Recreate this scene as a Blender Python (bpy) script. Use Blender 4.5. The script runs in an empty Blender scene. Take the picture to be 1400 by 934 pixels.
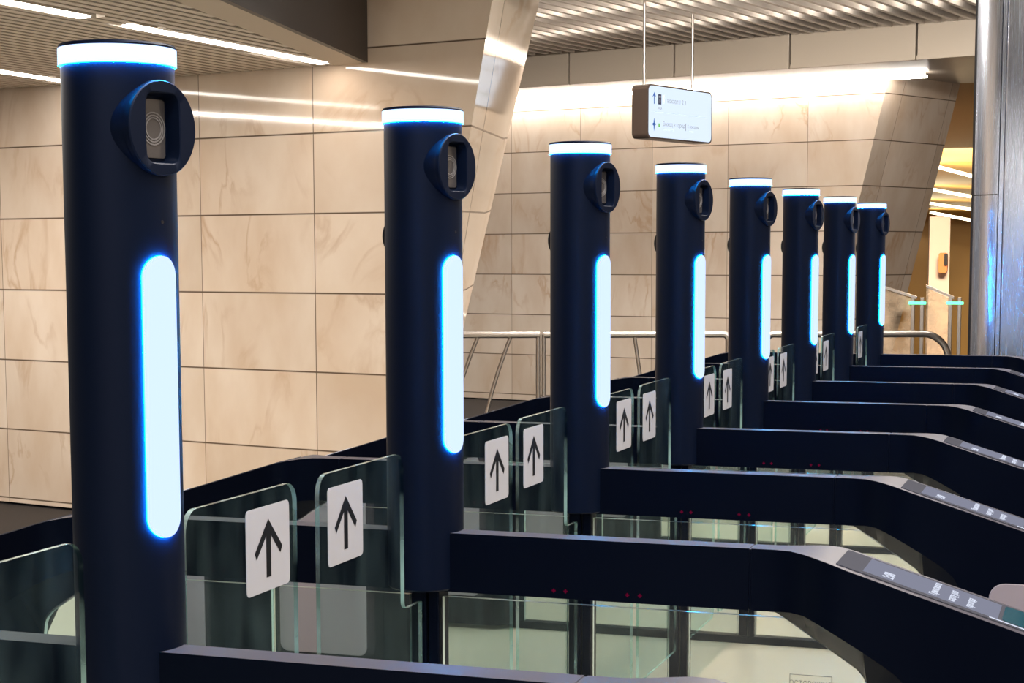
import bpy, bmesh, math, random
from mathutils import Vector, Matrix
random.seed(7)
PI = math.pi
SC = bpy.context.scene
COL = SC.collection

# ------------------------------------------------------------------ helpers
def link(o):
    COL.objects.link(o)
    return o

def obj(name, bm, mats, parent=None, smooth=None, bevel=0.0, segs=2):
    me = bpy.data.meshes.new(name)
    bmesh.ops.recalc_face_normals(bm, faces=bm.faces)
    bm.to_mesh(me)
    bm.free()
    for m in (mats if isinstance(mats, (list, tuple)) else [mats]):
        me.materials.append(m)
    o = link(bpy.data.objects.new(name, me))
    if parent is not None:
        o.parent = parent
    if smooth is not None:
        for p in me.polygons:
            p.use_smooth = True
        me.set_sharp_from_angle(angle=math.radians(smooth))
    if bevel > 0:
        md = o.modifiers.new('bevel', 'BEVEL')
        md.width = bevel
        md.segments = segs
        md.limit_method = 'ANGLE'
        md.angle_limit = math.radians(35)
        md.use_clamp_overlap = True
    return o

def thing(name, label, cat, loc=(0, 0, 0), rz=0.0, group=None):
    o = link(bpy.data.objects.new(name, None))
    o.location = loc
    o.rotation_euler = (0, 0, rz)
    o.empty_display_size = 0.1
    o['label'] = label
    o['category'] = cat
    if group:
        o['group'] = group
    return o

def tag(o, label, cat, group=None):
    o['label'] = label
    o['category'] = cat
    if group:
        o['group'] = group
    return o

def struct(o):
    o['kind'] = 'structure'
    return o

def add_box(bm, x0, x1, y0, y1, z0, z1, mi=0):
    vs = [bm.verts.new(p) for p in ((x0, y0, z0), (x1, y0, z0), (x1, y1, z0), (x0, y1, z0),
                                    (x0, y0, z1), (x1, y0, z1), (x1, y1, z1), (x0, y1, z1))]
    for f in ((0, 3, 2, 1), (4, 5, 6, 7), (0, 1, 5, 4), (1, 2, 6, 5), (2, 3, 7, 6), (3, 0, 4, 7)):
        bm.faces.new([vs[i] for i in f]).material_index = mi
    return vs

def add_prism(bm, pts, fn, a, b, mi_face=0, mi_side=0):
    """extrude the 2-d outline pts between depths a and b; fn(u, v, w) -> xyz"""
    A = [bm.verts.new(fn(u, v, a)) for u, v in pts]
    B = [bm.verts.new(fn(u, v, b)) for u, v in pts]
    bm.faces.new(A).material_index = mi_face
    bm.faces.new(B[::-1]).material_index = mi_face
    n = len(pts)
    for i in range(n):
        bm.faces.new((A[i], A[(i + 1) % n], B[(i + 1) % n], B[i])).material_index = mi_side

def rounded(pts, radii, seg=6):
    """round the corners of a 2-d outline"""
    out = []
    n = len(pts)
    for i in range(n):
        p = Vector(pts[i]); r = radii[i] if isinstance(radii, (list, tuple)) else radii
        if r <= 0:
            out.append(tuple(p)); continue
        a = (Vector(pts[i - 1]) - p).normalized(); b = (Vector(pts[(i + 1) % n]) - p).normalized()
        ang = a.angle(b)
        t = r / math.tan(ang / 2)
        c = p + (a + b).normalized() * (r / math.sin(ang / 2))
        s = p + a * t - c; e = p + b * t - c
        a0 = math.atan2(s.y, s.x); a1 = math.atan2(e.y, e.x)
        d = (a1 - a0 + PI) % (2 * PI) - PI
        for k in range(seg + 1):
            th = a0 + d * k / seg
            out.append((c.x + r * math.cos(th), c.y + r * math.sin(th)))
    return out

def add_lathe(bm, prof, seg=64, M=None, mi=0, cap0=False, cap1=False):
    rings = []
    for r, z in prof:
        ring = []
        for k in range(seg):
            p = Vector((r * math.cos(2 * PI * k / seg), r * math.sin(2 * PI * k / seg), z))
            ring.append(bm.verts.new(M @ p if M else p))
        rings.append(ring)
    for a, b in zip(rings, rings[1:]):
        for k in range(seg):
            bm.faces.new((a[k], a[(k + 1) % seg], b[(k + 1) % seg], b[k])).material_index = mi
    if cap0:
        bm.faces.new(rings[0][::-1]).material_index = mi
    if cap1:
        bm.faces.new(rings[-1]).material_index = mi
    return rings

def add_tube(bm, pts, r, seg=12, caps=True, mi=0):
    pts = [Vector(p) for p in pts]
    n = len(pts)
    t0 = (pts[1] - pts[0]).normalized()
    up = Vector((0, 0, 1)) if abs(t0.z) < 0.9 else Vector((1, 0, 0))
    nrm = t0.cross(up).normalized()
    rings = []
    for i in range(n):
        t = (pts[min(i + 1, n - 1)] - pts[max(i - 1, 0)]).normalized()
        nrm = (nrm - t * nrm.dot(t)).normalized()
        bn = t.cross(nrm)
        rings.append([bm.verts.new(pts[i] + (nrm * math.cos(2 * PI * k / seg) + bn * math.sin(2 * PI * k / seg)) * r) for k in range(seg)])
    for a, b in zip(rings, rings[1:]):
        for k in range(seg):
            bm.faces.new((a[k], a[(k + 1) % seg], b[(k + 1) % seg], b[k])).material_index = mi
    if caps:
        bm.faces.new(rings[0][::-1]).material_index = mi
        bm.faces.new(rings[-1]).material_index = mi

def text_mesh(name, body, size, M, mat, parent, align='CENTER', bold=0.0, depth=0.0006):
    cu = bpy.data.curves.new(name + '_curve', 'FONT')
    cu.body = body
    cu.size = size
    cu.align_x = align
    cu.align_y = 'CENTER'
    cu.extrude = depth / 2
    cu.offset = bold
    cu.resolution_u = 3
    t = link(bpy.data.objects.new(name + '_tmp', cu))
    dg = bpy.context.evaluated_depsgraph_get()
    me = bpy.data.meshes.new_from_object(t.evaluated_get(dg))
    bpy.data.objects.remove(t)
    me.transform(M)
    me.materials.clear()
    me.materials.append(mat)
    o = link(bpy.data.objects.new(name, me))
    o.parent = parent
    return o

# ------------------------------------------------------------------ materials
def new_mat(name):
    m = bpy.data.materials.new(name)
    m.use_nodes = True
    nt = m.node_tree
    for n in list(nt.nodes):
        nt.nodes.remove(n)
    out = nt.nodes.new('ShaderNodeOutputMaterial')
    return m, nt, out

def principled(name, color, rough=0.5, metal=0.0, spec=0.5, tint=None, noise=0.0, nscale=20.0, bump=0.0, stretch=(1, 1, 1), coat=0.0):
    m, nt, out = new_mat(name)
    b = nt.nodes.new('ShaderNodeBsdfPrincipled')
    b.inputs['Base Color'].default_value = (*color, 1)
    b.inputs['Roughness'].default_value = rough
    b.inputs['Metallic'].default_value = metal
    b.inputs['Specular IOR Level'].default_value = spec
    b.inputs['Coat Weight'].default_value = coat
    if tint:
        b.inputs['Specular Tint'].default_value = (*tint, 1)
    nt.links.new(b.outputs[0], out.inputs[0])
    if noise > 0 or bump > 0:
        tc = nt.nodes.new('ShaderNodeTexCoord')
        mp = nt.nodes.new('ShaderNodeMapping')
        mp.inputs['Scale'].default_value = stretch
        nz = nt.nodes.new('ShaderNodeTexNoise')
        nz.inputs['Scale'].default_value = nscale
        nz.inputs['Detail'].default_value = 5
        nt.links.new(tc.outputs['Object'], mp.inputs[0])
        nt.links.new(mp.outputs[0], nz.inputs['Vector'])
        if noise > 0:
            mr = nt.nodes.new('ShaderNodeMapRange')
            mr.inputs['To Min'].default_value = max(0.02, rough - noise)
            mr.inputs['To Max'].default_value = min(1, rough + noise)
            nt.links.new(nz.outputs['Fac'], mr.inputs['Value'])
            nt.links.new(mr.outputs[0], b.inputs['Roughness'])
        if bump > 0:
            bp = nt.nodes.new('ShaderNodeBump')
            bp.inputs['Strength'].default_value = bump
            bp.inputs['Distance'].default_value = 0.002
            nt.links.new(nz.outputs['Fac'], bp.inputs['Height'])
            nt.links.new(bp.outputs[0], b.inputs['Normal'])
    return m

def emitter(name, color, strength=1.0):
    m, nt, out = new_mat(name)
    e = nt.nodes.new('ShaderNodeEmission')
    e.inputs[0].default_value = (*color, 1)
    e.inputs[1].default_value = strength
    nt.links.new(e.outputs[0], out.inputs[0])
    return m

def glass(name, tint, refl=0.5, rough=0.02, haze=0.0, haze_col=(0.5, 0.55, 0.55)):
    """clear pane: see-through with a fresnel reflection and a slight tint"""
    m, nt, out = new_mat(name)
    tr = nt.nodes.new('ShaderNodeBsdfTransparent')
    tr.inputs[0].default_value = (*tint, 1)
    gl = nt.nodes.new('ShaderNodeBsdfGlossy')
    gl.inputs['Roughness'].default_value = rough
    fr = nt.nodes.new('ShaderNodeFresnel')
    fr.inputs[0].default_value = 1.45
    mul = nt.nodes.new('ShaderNodeMath')
    mul.operation = 'MULTIPLY'
    mul.inputs[1].default_value = refl
    mix = nt.nodes.new('ShaderNodeMixShader')
    nt.links.new(fr.outputs[0], mul.inputs[0])
    geo = nt.nodes.new('ShaderNodeNewGeometry')
    inv = nt.nodes.new('ShaderNodeMath')
    inv.operation = 'SUBTRACT'
    inv.inputs[0].default_value = 1.0
    front = nt.nodes.new('ShaderNodeMath')
    front.operation = 'MULTIPLY'
    nt.links.new(geo.outputs['Backfacing'], inv.inputs[1])
    nt.links.new(mul.outputs[0], front.inputs[0])
    nt.links.new(inv.outputs[0], front.inputs[1])
    nt.links.new(front.outputs[0], mix.inputs[0])
    src = tr
    if haze > 0:
        df = nt.nodes.new('ShaderNodeBsdfDiffuse')
        df.inputs[0].default_value = (*haze_col, 1)
        tc = nt.nodes.new('ShaderNodeTexCoord')
        mp = nt.nodes.new('ShaderNodeMapping')
        mp.inputs['Scale'].default_value = (1, 5, 1.2)
        nz = nt.nodes.new('ShaderNodeTexNoise')
        nz.inputs['Scale'].default_value = 4
        nz.inputs['Detail'].default_value = 4
        mr = nt.nodes.new('ShaderNodeMapRange')
        mr.inputs['From Min'].default_value = 0.35
        mr.inputs['From Max'].default_value = 0.75
        mr.inputs['To Max'].default_value = haze
        hm = nt.nodes.new('ShaderNodeMixShader')
        nt.links.new(tc.outputs['Object'], mp.inputs[0])
        nt.links.new(mp.outputs[0], nz.inputs['Vector'])
        nt.links.new(nz.outputs['Fac'], mr.inputs['Value'])
        nt.links.new(mr.outputs[0], hm.inputs[0])
        nt.links.new(tr.outputs[0], hm.inputs[1])
        nt.links.new(df.outputs[0], hm.inputs[2])
        src = hm
    nt.links.new(src.outputs[0], mix.inputs[1])
    nt.links.new(gl.outputs[0], mix.inputs[2])
    nt.links.new(mix.outputs[0], out.inputs[0])
    return m

def marble(name, tw, th, u0, v0, base=(0.76, 0.635, 0.525), dark=(0.50, 0.33, 0.21), rough=0.06):
    """polished stone slabs with thin open joints, laid out in metres on the UV map"""
    m, nt, out = new_mat(name)
    N, L = nt.nodes.new, nt.links.new
    def math_(op, a, b=None):
        n = N('ShaderNodeMath'); n.operation = op
        for i, s in enumerate((a, b)):
            if s is None: continue
            if isinstance(s, (int, float)): n.inputs[i].default_value = s
            else: L(s, n.inputs[i])
        return n.outputs[0]
    uv = N('ShaderNodeUVMap')
    sp = N('ShaderNodeSeparateXYZ')
    L(uv.outputs[0], sp.inputs[0])
    us = math_('DIVIDE', math_('SUBTRACT', sp.outputs[0], u0), tw)
    vs = math_('DIVIDE', math_('SUBTRACT', sp.outputs[1], v0), th)
    fu = math_('FRACT', us); fv = math_('FRACT', vs)
    du = math_('MULTIPLY', math_('MINIMUM', fu, math_('SUBTRACT', 1.0, fu)), tw)
    dv = math_('MULTIPLY', math_('MINIMUM', fv, math_('SUBTRACT', 1.0, fv)), th)
    jd = math_('MINIMUM', math_('MULTIPLY', du, 2.2), dv)
    joint = N('ShaderNodeMapRange')
    joint.inputs['From Min'].default_value = 0.002
    joint.inputs['From Max'].default_value = 0.0065
    L(jd, joint.inputs['Value'])
    cmb = N('ShaderNodeCombineXYZ')
    L(math_('FLOOR', us), cmb.inputs[0]); L(math_('FLOOR', vs), cmb.inputs[1])
    wn = N('ShaderNodeTexWhiteNoise'); wn.noise_dimensions = '3D'
    L(cmb.outputs[0], wn.inputs['Vector'])
    # veins: offset the pattern per slab
    off = N('ShaderNodeVectorMath'); off.operation = 'MULTIPLY_ADD'
    L(wn.outputs['Color'], off.inputs[0]); off.inputs[1].default_value = (9, 9, 9); L(uv.outputs[0], off.inputs[2])
    mp = N('ShaderNodeMapping'); mp.inputs['Rotation'].default_value = (0, 0, 0.7); mp.inputs['Scale'].default_value = (1.0, 0.45, 1)
    L(off.outputs[0], mp.inputs[0])
    nz = N('ShaderNodeTexNoise'); nz.inputs['Scale'].default_value = 2.6; nz.inputs['Detail'].default_value = 7; nz.inputs['Distortion'].default_value = 0.9
    L(mp.outputs[0], nz.inputs['Vector'])
    vein = math_('ABSOLUTE', math_('SUBTRACT', nz.outputs['Fac'], 0.5))
    vm = N('ShaderNodeMapRange'); vm.inputs['From Max'].default_value = 0.035; vm.inputs['To Min'].default_value = 1.0; vm.inputs['To Max'].default_value = 0.0
    L(vein, vm.inputs['Value'])
    nz2 = N('ShaderNodeTexNoise'); nz2.inputs['Scale'].default_value = 1.7; nz2.inputs['Detail'].default_value = 3
    L(off.outputs[0], nz2.inputs['Vector'])
    gate = N('ShaderNodeMapRange'); gate.inputs['From Min'].default_value = 0.47; gate.inputs['From Max'].default_value = 0.68; gate.inputs['To Max'].default_value = 0.75
    L(nz2.outputs['Fac'], gate.inputs['Value'])
    veinf = math_('MULTIPLY', vm.outputs[0], gate.outputs[0])
    nz3 = N('ShaderNodeTexNoise'); nz3.inputs['Scale'].default_value = 3.5; nz3.inputs['Detail'].default_value = 6
    L(mp.outputs[0], nz3.inputs['Vector'])
    c1 = N('ShaderNodeMix'); c1.data_type = 'RGBA'
    c1.inputs[6].default_value = (*base, 1); c1.inputs[7].default_value = (base[0] * 0.86, base[1] * 0.79, base[2] * 0.72, 1)
    mr3 = N('ShaderNodeMapRange'); mr3.inputs['From Min'].default_value = 0.35; mr3.inputs['From Max'].default_value = 0.7
    L(nz3.outputs['Fac'], mr3.inputs['Value']); L(mr3.outputs[0], c1.inputs[0])
    c2 = N('ShaderNodeMix'); c2.data_type = 'RGBA'
    L(veinf, c2.inputs[0]); L(c1.outputs[2], c2.inputs[6]); c2.inputs[7].default_value = (*dark, 1)
    hs = N('ShaderNodeHueSaturation')
    tv = N('ShaderNodeMapRange'); tv.inputs['To Min'].default_value = 0.92; tv.inputs['To Max'].default_value = 1.05
    L(wn.outputs['Value'], tv.inputs['Value']); L(tv.outputs[0], hs.inputs['Value']); L(c2.outputs[2], hs.inputs['Color'])
    c3 = N('ShaderNodeMix'); c3.data_type = 'RGBA'
    L(joint.outputs[0], c3.inputs[0]); c3.inputs[6].default_value = (0.11, 0.075, 0.05, 1); L(hs.outputs[0], c3.inputs[7])
    b = N('ShaderNodeBsdfPrincipled')
    b.inputs['Roughness'].default_value = rough
    L(c3.outputs[2], b.inputs['Base Color'])
    L(b.outputs[0], out.inputs[0])
    return m

NAVY = principled('navy_metal', (0.0010, 0.0017, 0.0050), rough=0.30, spec=0.08, tint=(0.35, 0.5, 1.0))
NAVY_COL = principled('navy_column', (0.0012, 0.0032, 0.0108), rough=0.42, spec=0.12, tint=(0.5, 0.6, 1.0), noise=0.03, nscale=50)
BLACK = principled('black_plastic', (0.004, 0.004, 0.006), rough=0.3)
SCREEN_GLASS = principled('display_glass', (0.045, 0.047, 0.06), rough=0.45, spec=0.0)
CAM_GLASS = principled('scanner_glass', (0.045, 0.042, 0.045), rough=0.15, spec=0.8)
LENS = principled('lens_ring', (0.16, 0.155, 0.165), rough=0.3, metal=0.3)
RING = emitter('ring_light', (1.0, 1.35, 2.2), 1.0)
BAR = emitter('bar_light', (0.74, 0.93, 1.3), 1.0)
HALO = emitter('halo_edge', (0.3, 160.0, 460.0), 1.0)  # over-bright blue edge added to throw a halo onto the column
GLASS = glass('gate_glass', (0.976, 0.981, 0.967), refl=0.5, haze=0.02)
FLAP_GLASS = glass('flap_glass', (0.83, 0.925, 0.915), refl=0.7, haze=0.03, haze_col=(0.35, 0.5, 0.52))
GLASS_EDGE = glass('glass_edge', (0.42, 0.74, 0.68), refl=1.0, rough=0.15, haze=0.55, haze_col=(0.66, 0.86, 0.82))
STICKER = principled('white_sticker', (0.33, 0.328, 0.358), rough=0.45, spec=0.3)
ARROW = principled('black_print', (0.002, 0.002, 0.003), rough=0.6, spec=0.15)
SCREEN_LIT = emitter('screen_lit', (0.24, 0.25, 0.33), 1.0)
TEXT_LIT = emitter('screen_text', (0.75, 0.8, 0.95), 1.0)
RED_LED = emitter('red_indicator', (0.10, 0.0015, 0.018), 1.0)
PAD = principled('mauve_plastic', (0.21, 0.185, 0.225), rough=0.5)
STEEL = principled('brushed_steel', (0.72, 0.77, 0.90), rough=0.26, metal=1.0, noise=0.06, nscale=6, bump=0.03, stretch=(40, 40, 0.6))  # neutral steel; cast of the bluish lights put into the base colour
STEEL_TUBE = principled('steel_tube', (0.43, 0.39, 0.36), rough=0.3, metal=1.0)
SLAT = principled('ceiling_slat', (0.50, 0.43, 0.36), rough=0.45)
SLAT_BACK = principled('ceiling_void', (0.03, 0.026, 0.022), rough=0.9)
BROWN = principled('brown_panel', (0.022, 0.0155, 0.013), rough=0.45, spec=0.3)
SOFFIT = principled('tan_soffit', (0.45, 0.37, 0.29), rough=0.6)
ALU = principled('aluminium_slat', (0.66, 0.61, 0.56), rough=0.4, metal=0.5)
CREAM = principled('cream_panel', (0.48, 0.41, 0.335), rough=0.4)
VOID = principled('ceiling_deck', (0.30, 0.27, 0.24), rough=0.8)
LAMP = emitter('linear_lamp', (1.0, 0.93, 0.84), 30.0)
LAMP_COVE = emitter('cove_lamp', (1.0, 0.93, 0.84), 45.0)
LAMP_FAR = emitter('far_lamp', (1.0, 0.85, 0.55), 6.0)
GRANITE = principled('dark_granite', (0.012, 0.012, 0.015), rough=0.45, spec=0.15, noise=0.05, nscale=200)
FLOOR_STONE = principled('light_floor_stone', (0.40, 0.385, 0.33), rough=0.35, noise=0.06, nscale=8)
MARBLE_L = marble('marble_slabs_left', 0.82, 0.4365, 0.24, 0.465)
MARBLE_B = marble('marble_slabs_back', 0.84, 0.428, 0.0, 0.49, base=(0.70, 0.60, 0.51))
GOLD = principled('gold_wall', (0.62, 0.36, 0.10), rough=0.4)
PALE = principled('pale_wall', (0.75, 0.58, 0.48), rough=0.5)
ORANGE = principled('orange_case', (0.8, 0.22, 0.05), rough=0.4)
GREEN_LED = emitter('green_indicator', (0.25, 2.2, 1.1), 1.5)
SIGN_FACE = emitter('sign_face', (0.80, 0.93, 1.10), 1.0)
SIGN_INK = principled('sign_ink', (0.012, 0.02, 0.06), rough=0.5)
SIGN_GREY = principled('sign_grey_ink', (0.22, 0.26, 0.36), rough=0.5)
SIGN_BLUE = principled('sign_blue_ink', (0.02, 0.08, 0.30), rough=0.5)
SIGN_GREEN = principled('sign_green_ink', (0.10, 0.35, 0.08), rough=0.5)
SIGN_CASE = principled('sign_case', (0.085, 0.06, 0.05), rough=0.35, metal=0.6)

# ------------------------------------------------------------------ camera (lens with a vertical shift)
F_PX, CX, CY = 2427.5, 700.0, 599.13
YAW, PITCH, ROLL = -0.3273, -0.1023, -0.0019
fw = Vector((math.sin(YAW) * math.cos(PITCH), math.cos(YAW) * math.cos(PITCH), math.sin(PITCH)))
rt = Vector((math.cos(YAW), -math.sin(YAW), 0))
up = rt.cross(fw)
r2 = rt * math.cos(ROLL) + up * math.sin(ROLL)
u2 = up * math.cos(ROLL) - rt * math.sin(ROLL)
cam = bpy.data.cameras.new('camera')
cam.sensor_fit = 'HORIZONTAL'
cam.sensor_width = 36
cam.lens = F_PX / 1400 * 36
cam.shift_y = (CY - 467.0) / 1400
cam.clip_start = 0.05
cam.clip_end = 200
camo = link(bpy.data.objects.new('camera', cam))
M = Matrix((r2, u2, -fw)).transposed().to_4x4()
M.translation = Vector((1.3616, -2.2623, 1.5414))
camo.matrix_world = M
SC.camera = camo

# ------------------------------------------------------------------ the fare gates
PITCH_Y = 1.1661
R_COL = 0.08
NX = Vector((0.972, -0.238, 0)).normalized()     # way the scanner looks
PHI = math.atan2(NX.y, NX.x)
ARM_Y0, ARM_Y1 = -0.040, 0.016

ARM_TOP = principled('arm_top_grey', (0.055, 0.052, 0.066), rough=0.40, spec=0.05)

def make_arm(sgn):
    # sections: x, top z, bottom z of the near faces, bottom z of the middle, near y, far y
    S = [(0.052, .973, .850, .850, -.040, .016),
         (0.6925, .973, .850, .850, -.040, .016),
         (0.6930, .9715, .852, .852, -.0385, .0145),
         (0.6970, .9715, .852, .852, -.0385, .0145),
         (0.6975, .973, .850, .850, -.040, .016),
         (0.745, .973, .851, .846, -.041, .017),
         (0.775, .973, .853, .829, -.049, .026),
         (0.805, .971, .852, .811, -.070, .050),
         (0.830, .968, .845, .793, -.090, .075),
         (0.855, .963, .835, .778, -.103, .092),
         (0.885, .954, .820, .758, -.110, .100),
         (0.905, .9475, .809, .744, -.111, .101),
         (0.917, .944, .802, .730, -.111, .101),
         (0.923, .942, .799, .716, -.111, .101),
         (0.926, .941, .797, .690, -.111, .101),
         (0.927, .9405, .796, .020, -.111, .101),
         (0.965, .929, .773, .020, -.111, .101),
         (0.985, .9225, .759, .020, -.111, .101),
         (1.003, .917, .742, .020, -.111, .101),
         (1.015, .913, .722, .020, -.111, .101),
         (1.023, .911, .694, .020, -.111, .101),
         (1.0265, .910, .655, .020, -.111, .101),
         (1.0275, .9095, .022, .020, -.111, .101),
         (1.420, .788, .022, .020, -.111, .101),
         (1.450, .770, .022, .020, -.100, .090),
         (1.462, .745, .022, .020, -.080, .070)]
    bm = bmesh.new()
    rings = []
    for x, zt, zn, zc, y0, y1 in S:
        yc = (ARM_Y0 + ARM_Y1) / 2
        h = 0.012
        zc2 = min(zc, zn)
        # the bevelled band turns the corner and runs down the inner edge of the pedestal
        t = min(1.0, max(0.0, (x - .927) / (1.0275 - .927)))
        zl = min(zn, .690) if x > .9265 else zc2
        yn, yf = (yc - h) + (y0 - yc + h) * t, (yc + h) + (y1 - yc - h) * t
        rings.append([bm.verts.new((sgn * x, y, z)) for y, z in
                      ((y0, zt), (y1, zt), (y1, zn), (yf, zl), (yf, zc2 - 1e-4), (yn, zc2 - 1e-4), (yn, zl), (y0, zn))])
    for a, b in zip(rings, rings[1:]):
        for k in range(8):
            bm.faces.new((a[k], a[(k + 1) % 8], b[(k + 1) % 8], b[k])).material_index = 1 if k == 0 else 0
    bm.faces.new(rings[0][::-1]); bm.faces.new(rings[-1])
    bmesh.ops.remove_doubles(bm, verts=bm.verts, dist=2e-4)
    return bm

def arrow_sticker(bm, fn, y0, y1, z0, z1, t0, t1):
    out = rounded([(y0, z0), (y1, z0), (y1, z1), (y0, z1)], 0.010, 5)
    add_prism(bm, out, fn, t0, t1, 0, 0)
    W, H = y1 - y0, z1 - z0
    P = lambda u, v: (y0 + u * W, z1 - v * H)
    head = [P(.5, .155), P(.82, .52), P(.775, .60), P(.555, .355), P(.555, .84), P(.445, .84), P(.445, .355), P(.225, .60), P(.18, .52)]
    A = [bm.verts.new(fn(u, v, t1 + 0.0004)) for u, v in head]
    # fan of convex pieces so the printed arrow stays clean
    for idx in ((0, 1, 2, 3), (0, 3, 6), (0, 6, 7, 8), (3, 4, 5, 6)):
        bm.faces.new([A[i] for i in idx]).material_index = 1

def make_gate():
    g = thing('fare_gate', '', 'fare gate', (0, 0, 0), 0, 'fare gates in a row')
    # --- column
    bm = bmesh.new()
    add_lathe(bm, [(0.0, .852), (R_COL - .004, .852), (R_COL, .856), (R_COL, 1.8105), (0.0, 1.8105)], 96)
    bmesh.ops.remove_doubles(bm, verts=bm.verts, dist=1e-6)
    col = obj('column', bm, NAVY_COL, g)
    bm = bmesh.new()
    Mc = Matrix.Translation(Vector((0, 0, 1.7215))) @ Matrix((Vector((-NX.y, NX.x, 0)), Vector((0, 0, 1)), NX)).transposed().to_4x4()
    add_prism(bm, rounded([(-.036, -.054), (.036, -.054), (.036, .054), (-.036, .054)], .012, 5), lambda u, v, w: Mc @ Vector((u, v, w)), .050, .110)
    cutter = obj('cutter', bm, BLACK)
    md = col.modifiers.new('pocket', 'BOOLEAN')
    md.operation = 'DIFFERENCE'
    md.solver = 'EXACT'
    md.object = cutter
    bpy.context.view_layer.update()
    me = bpy.data.meshes.new_from_object(col.evaluated_get(bpy.context.evaluated_depsgraph_get()))
    col.modifiers.clear()
    col.data = me
    bpy.data.objects.remove(cutter)
    for p in me.polygons:
        p.use_smooth = True
    me.set_sharp_from_angle(angle=math.radians(30))
    # little microphone hole and key lock on the shell
    def on_shell(name, ang, z, r, mat):
        b = bmesh.new()
        d = Vector((math.cos(ang), math.sin(ang), 0))
        Mx = Matrix.Translation(d * (R_COL - 0.001) + Vector((0, 0, z))) @ d.to_track_quat('Z', 'Y').to_matrix().to_4x4()
        add_lathe(b, [(r, 0), (r, 0.0016), (r * .4, 0.0016), (r * .4, 0.0012)], 16, Mx, cap1=True)
        return obj(name, b, mat, col, smooth=30)
    on_shell('microphone_hole', PHI, 1.590, 0.0026, BLACK)
    on_shell('key_lock', PHI + math.radians(190), 1.793, 0.005, BLACK)
    # --- light ring and cap
    bm = bmesh.new()
    add_lathe(bm, [(0.072, 1.8110), (0.0828, 1.8110), (0.0834, 1.8118), (0.0834, 1.8342), (0.0828, 1.8352), (0.072, 1.8352)], 96)
    for f in bm.faces:
        if f.calc_center_median().z < 1.8111:
            f.material_index = 1
    obj('light_ring', bm, [RING, HALO], g, smooth=40)
    bm = bmesh.new()
    add_lathe(bm, [(0.072, 1.8350), (0.0828, 1.8356), (0.0832, 1.8375), (0.0810, 1.8405), (0.070, 1.842)], 96, cap1=True)
    obj('top_cap', bm, NAVY_COL, g, smooth=40)
    # --- light bar wrapped on the shell (raised lens)
    bm = bmesh.new()
    PHB = PHI - math.radians(4.5)
    hw, z0, z1 = 0.0305, 1.1385, 1.5425
    rings = []
    LAY = ((0.0000, R_COL - 0.002), (0.0000, R_COL + 0.0036), (0.0014, R_COL + 0.0046), (0.006, R_COL + 0.0050))
    NU = 10
    def stadium(ins):
        w = hw - ins
        pts = []
        for k in range(25):
            th = PI * k / 24
            pts.append((w * math.cos(th), z1 - hw + w * math.sin(th)))
        for k in range(25):
            th = PI + PI * k / 24
            pts.append((w * math.cos(th), z0 + hw + w * math.sin(th)))
        return pts
    for ins, rad in LAY:
        rings.append([bm.verts.new((rad * math.cos(PHB + s / R_COL), rad * math.sin(PHB + s / R_COL), z)) for s, z in stadium(ins)])
    n = len(rings[0])
    for j, (a, b) in enumerate(zip(rings, rings[1:])):
        for k in range(n):
            bm.faces.new((a[k], a[(k + 1) % n], b[(k + 1) % n], b[k])).material_index = 1 if j == 0 else 0
    # cap: rows across the bar, with curved middle
    last = rings[-1]
    half = 25
    top = last[:half]; bot = last[half:]
    # pair up left/right points, subdividing across the curve
    def strip(rows):
        for ra, rb in zip(rows, rows[1:]):
            for k in range(len(ra) - 1):
                vs = []
                for v in (ra[k], ra[k + 1], rb[k + 1], rb[k]):
                    if v not in vs: vs.append(v)
                if len(vs) > 2: bm.faces.new(vs)
    def row(vr, vl):
        if vr is vl: return [vr] * (NU + 1)
        a0 = math.atan2(vr.co.y, vr.co.x); a1 = math.atan2(vl.co.y, vl.co.x)
        rad = LAY[-1][1]
        mid = [bm.verts.new((rad * math.cos(a0 + (a1 - a0) * k / NU), rad * math.sin(a0 + (a1 - a0) * k / NU), vr.co.z)) for k in range(1, NU)]
        return [vr] + mid + [vl]
    rows = []
    for k in range(12, -1, -1):
        rows.append(row(top[k], top[24 - k]))
    for k in range(0, 13):
        rows.append(row(bot[24 - k], bot[k]))
    strip(rows)
    obj('light_bar', bm, [BAR, HALO], g, smooth=50)
    # --- scanner head
    zc = 1.7215
    Mx = Matrix.Translation(Vector((0, 0, zc))) @ Matrix((Vector((-NX.y, NX.x, 0)), Vector((0, 0, 1)), NX)).transposed().to_4x4()
    RO, HW, HH = 0.067, 0.0335, 0.0490
    bm = bmesh.new()
    seg = 64
    outl = [(RO * math.cos(2 * PI * k / seg), RO * math.sin(2 * PI * k / seg)) for k in range(seg)]
    def rr_pts(hw_, hh_, rad):
        # rounded rectangle sampled by the same angles as the rim
        pts = []
        for k in range(seg):
            a = 2 * PI * k / seg
            c, s = math.cos(a), math.sin(a)
            t = 1e9
            q = 6.0
            t = (abs(c / hw_) ** q + abs(s / hh_) ** q) ** (-1 / q)
            pts.append((t * c, t * s))
        return pts
    stack = [([(p[0] * .965, p[1] * .965) for p in outl], 0.010),
             ([(p[0] * .965, p[1] * .965) for p in outl], 0.062),
             ([(p[0] * .975, p[1] * .975) for p in outl], 0.0715),
             ([(p[0] * .99, p[1] * .99) for p in outl], 0.0755),
             (outl, 0.0775), (outl, 0.0845),
             ([(p[0] * .975, p[1] * .975) for p in outl], 0.0862),
             (rr_pts(HW + .0015, HH + .0015, .01), 0.0862),
             (rr_pts(HW, HH, .01), 0.0850),
             (rr_pts(HW - .003, HH - .003, .01), 0.0645)]
    rings = [[bm.verts.new(Mx @ Vector((u, v, w))) for u, v in pts] for pts, w in stack]
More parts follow.
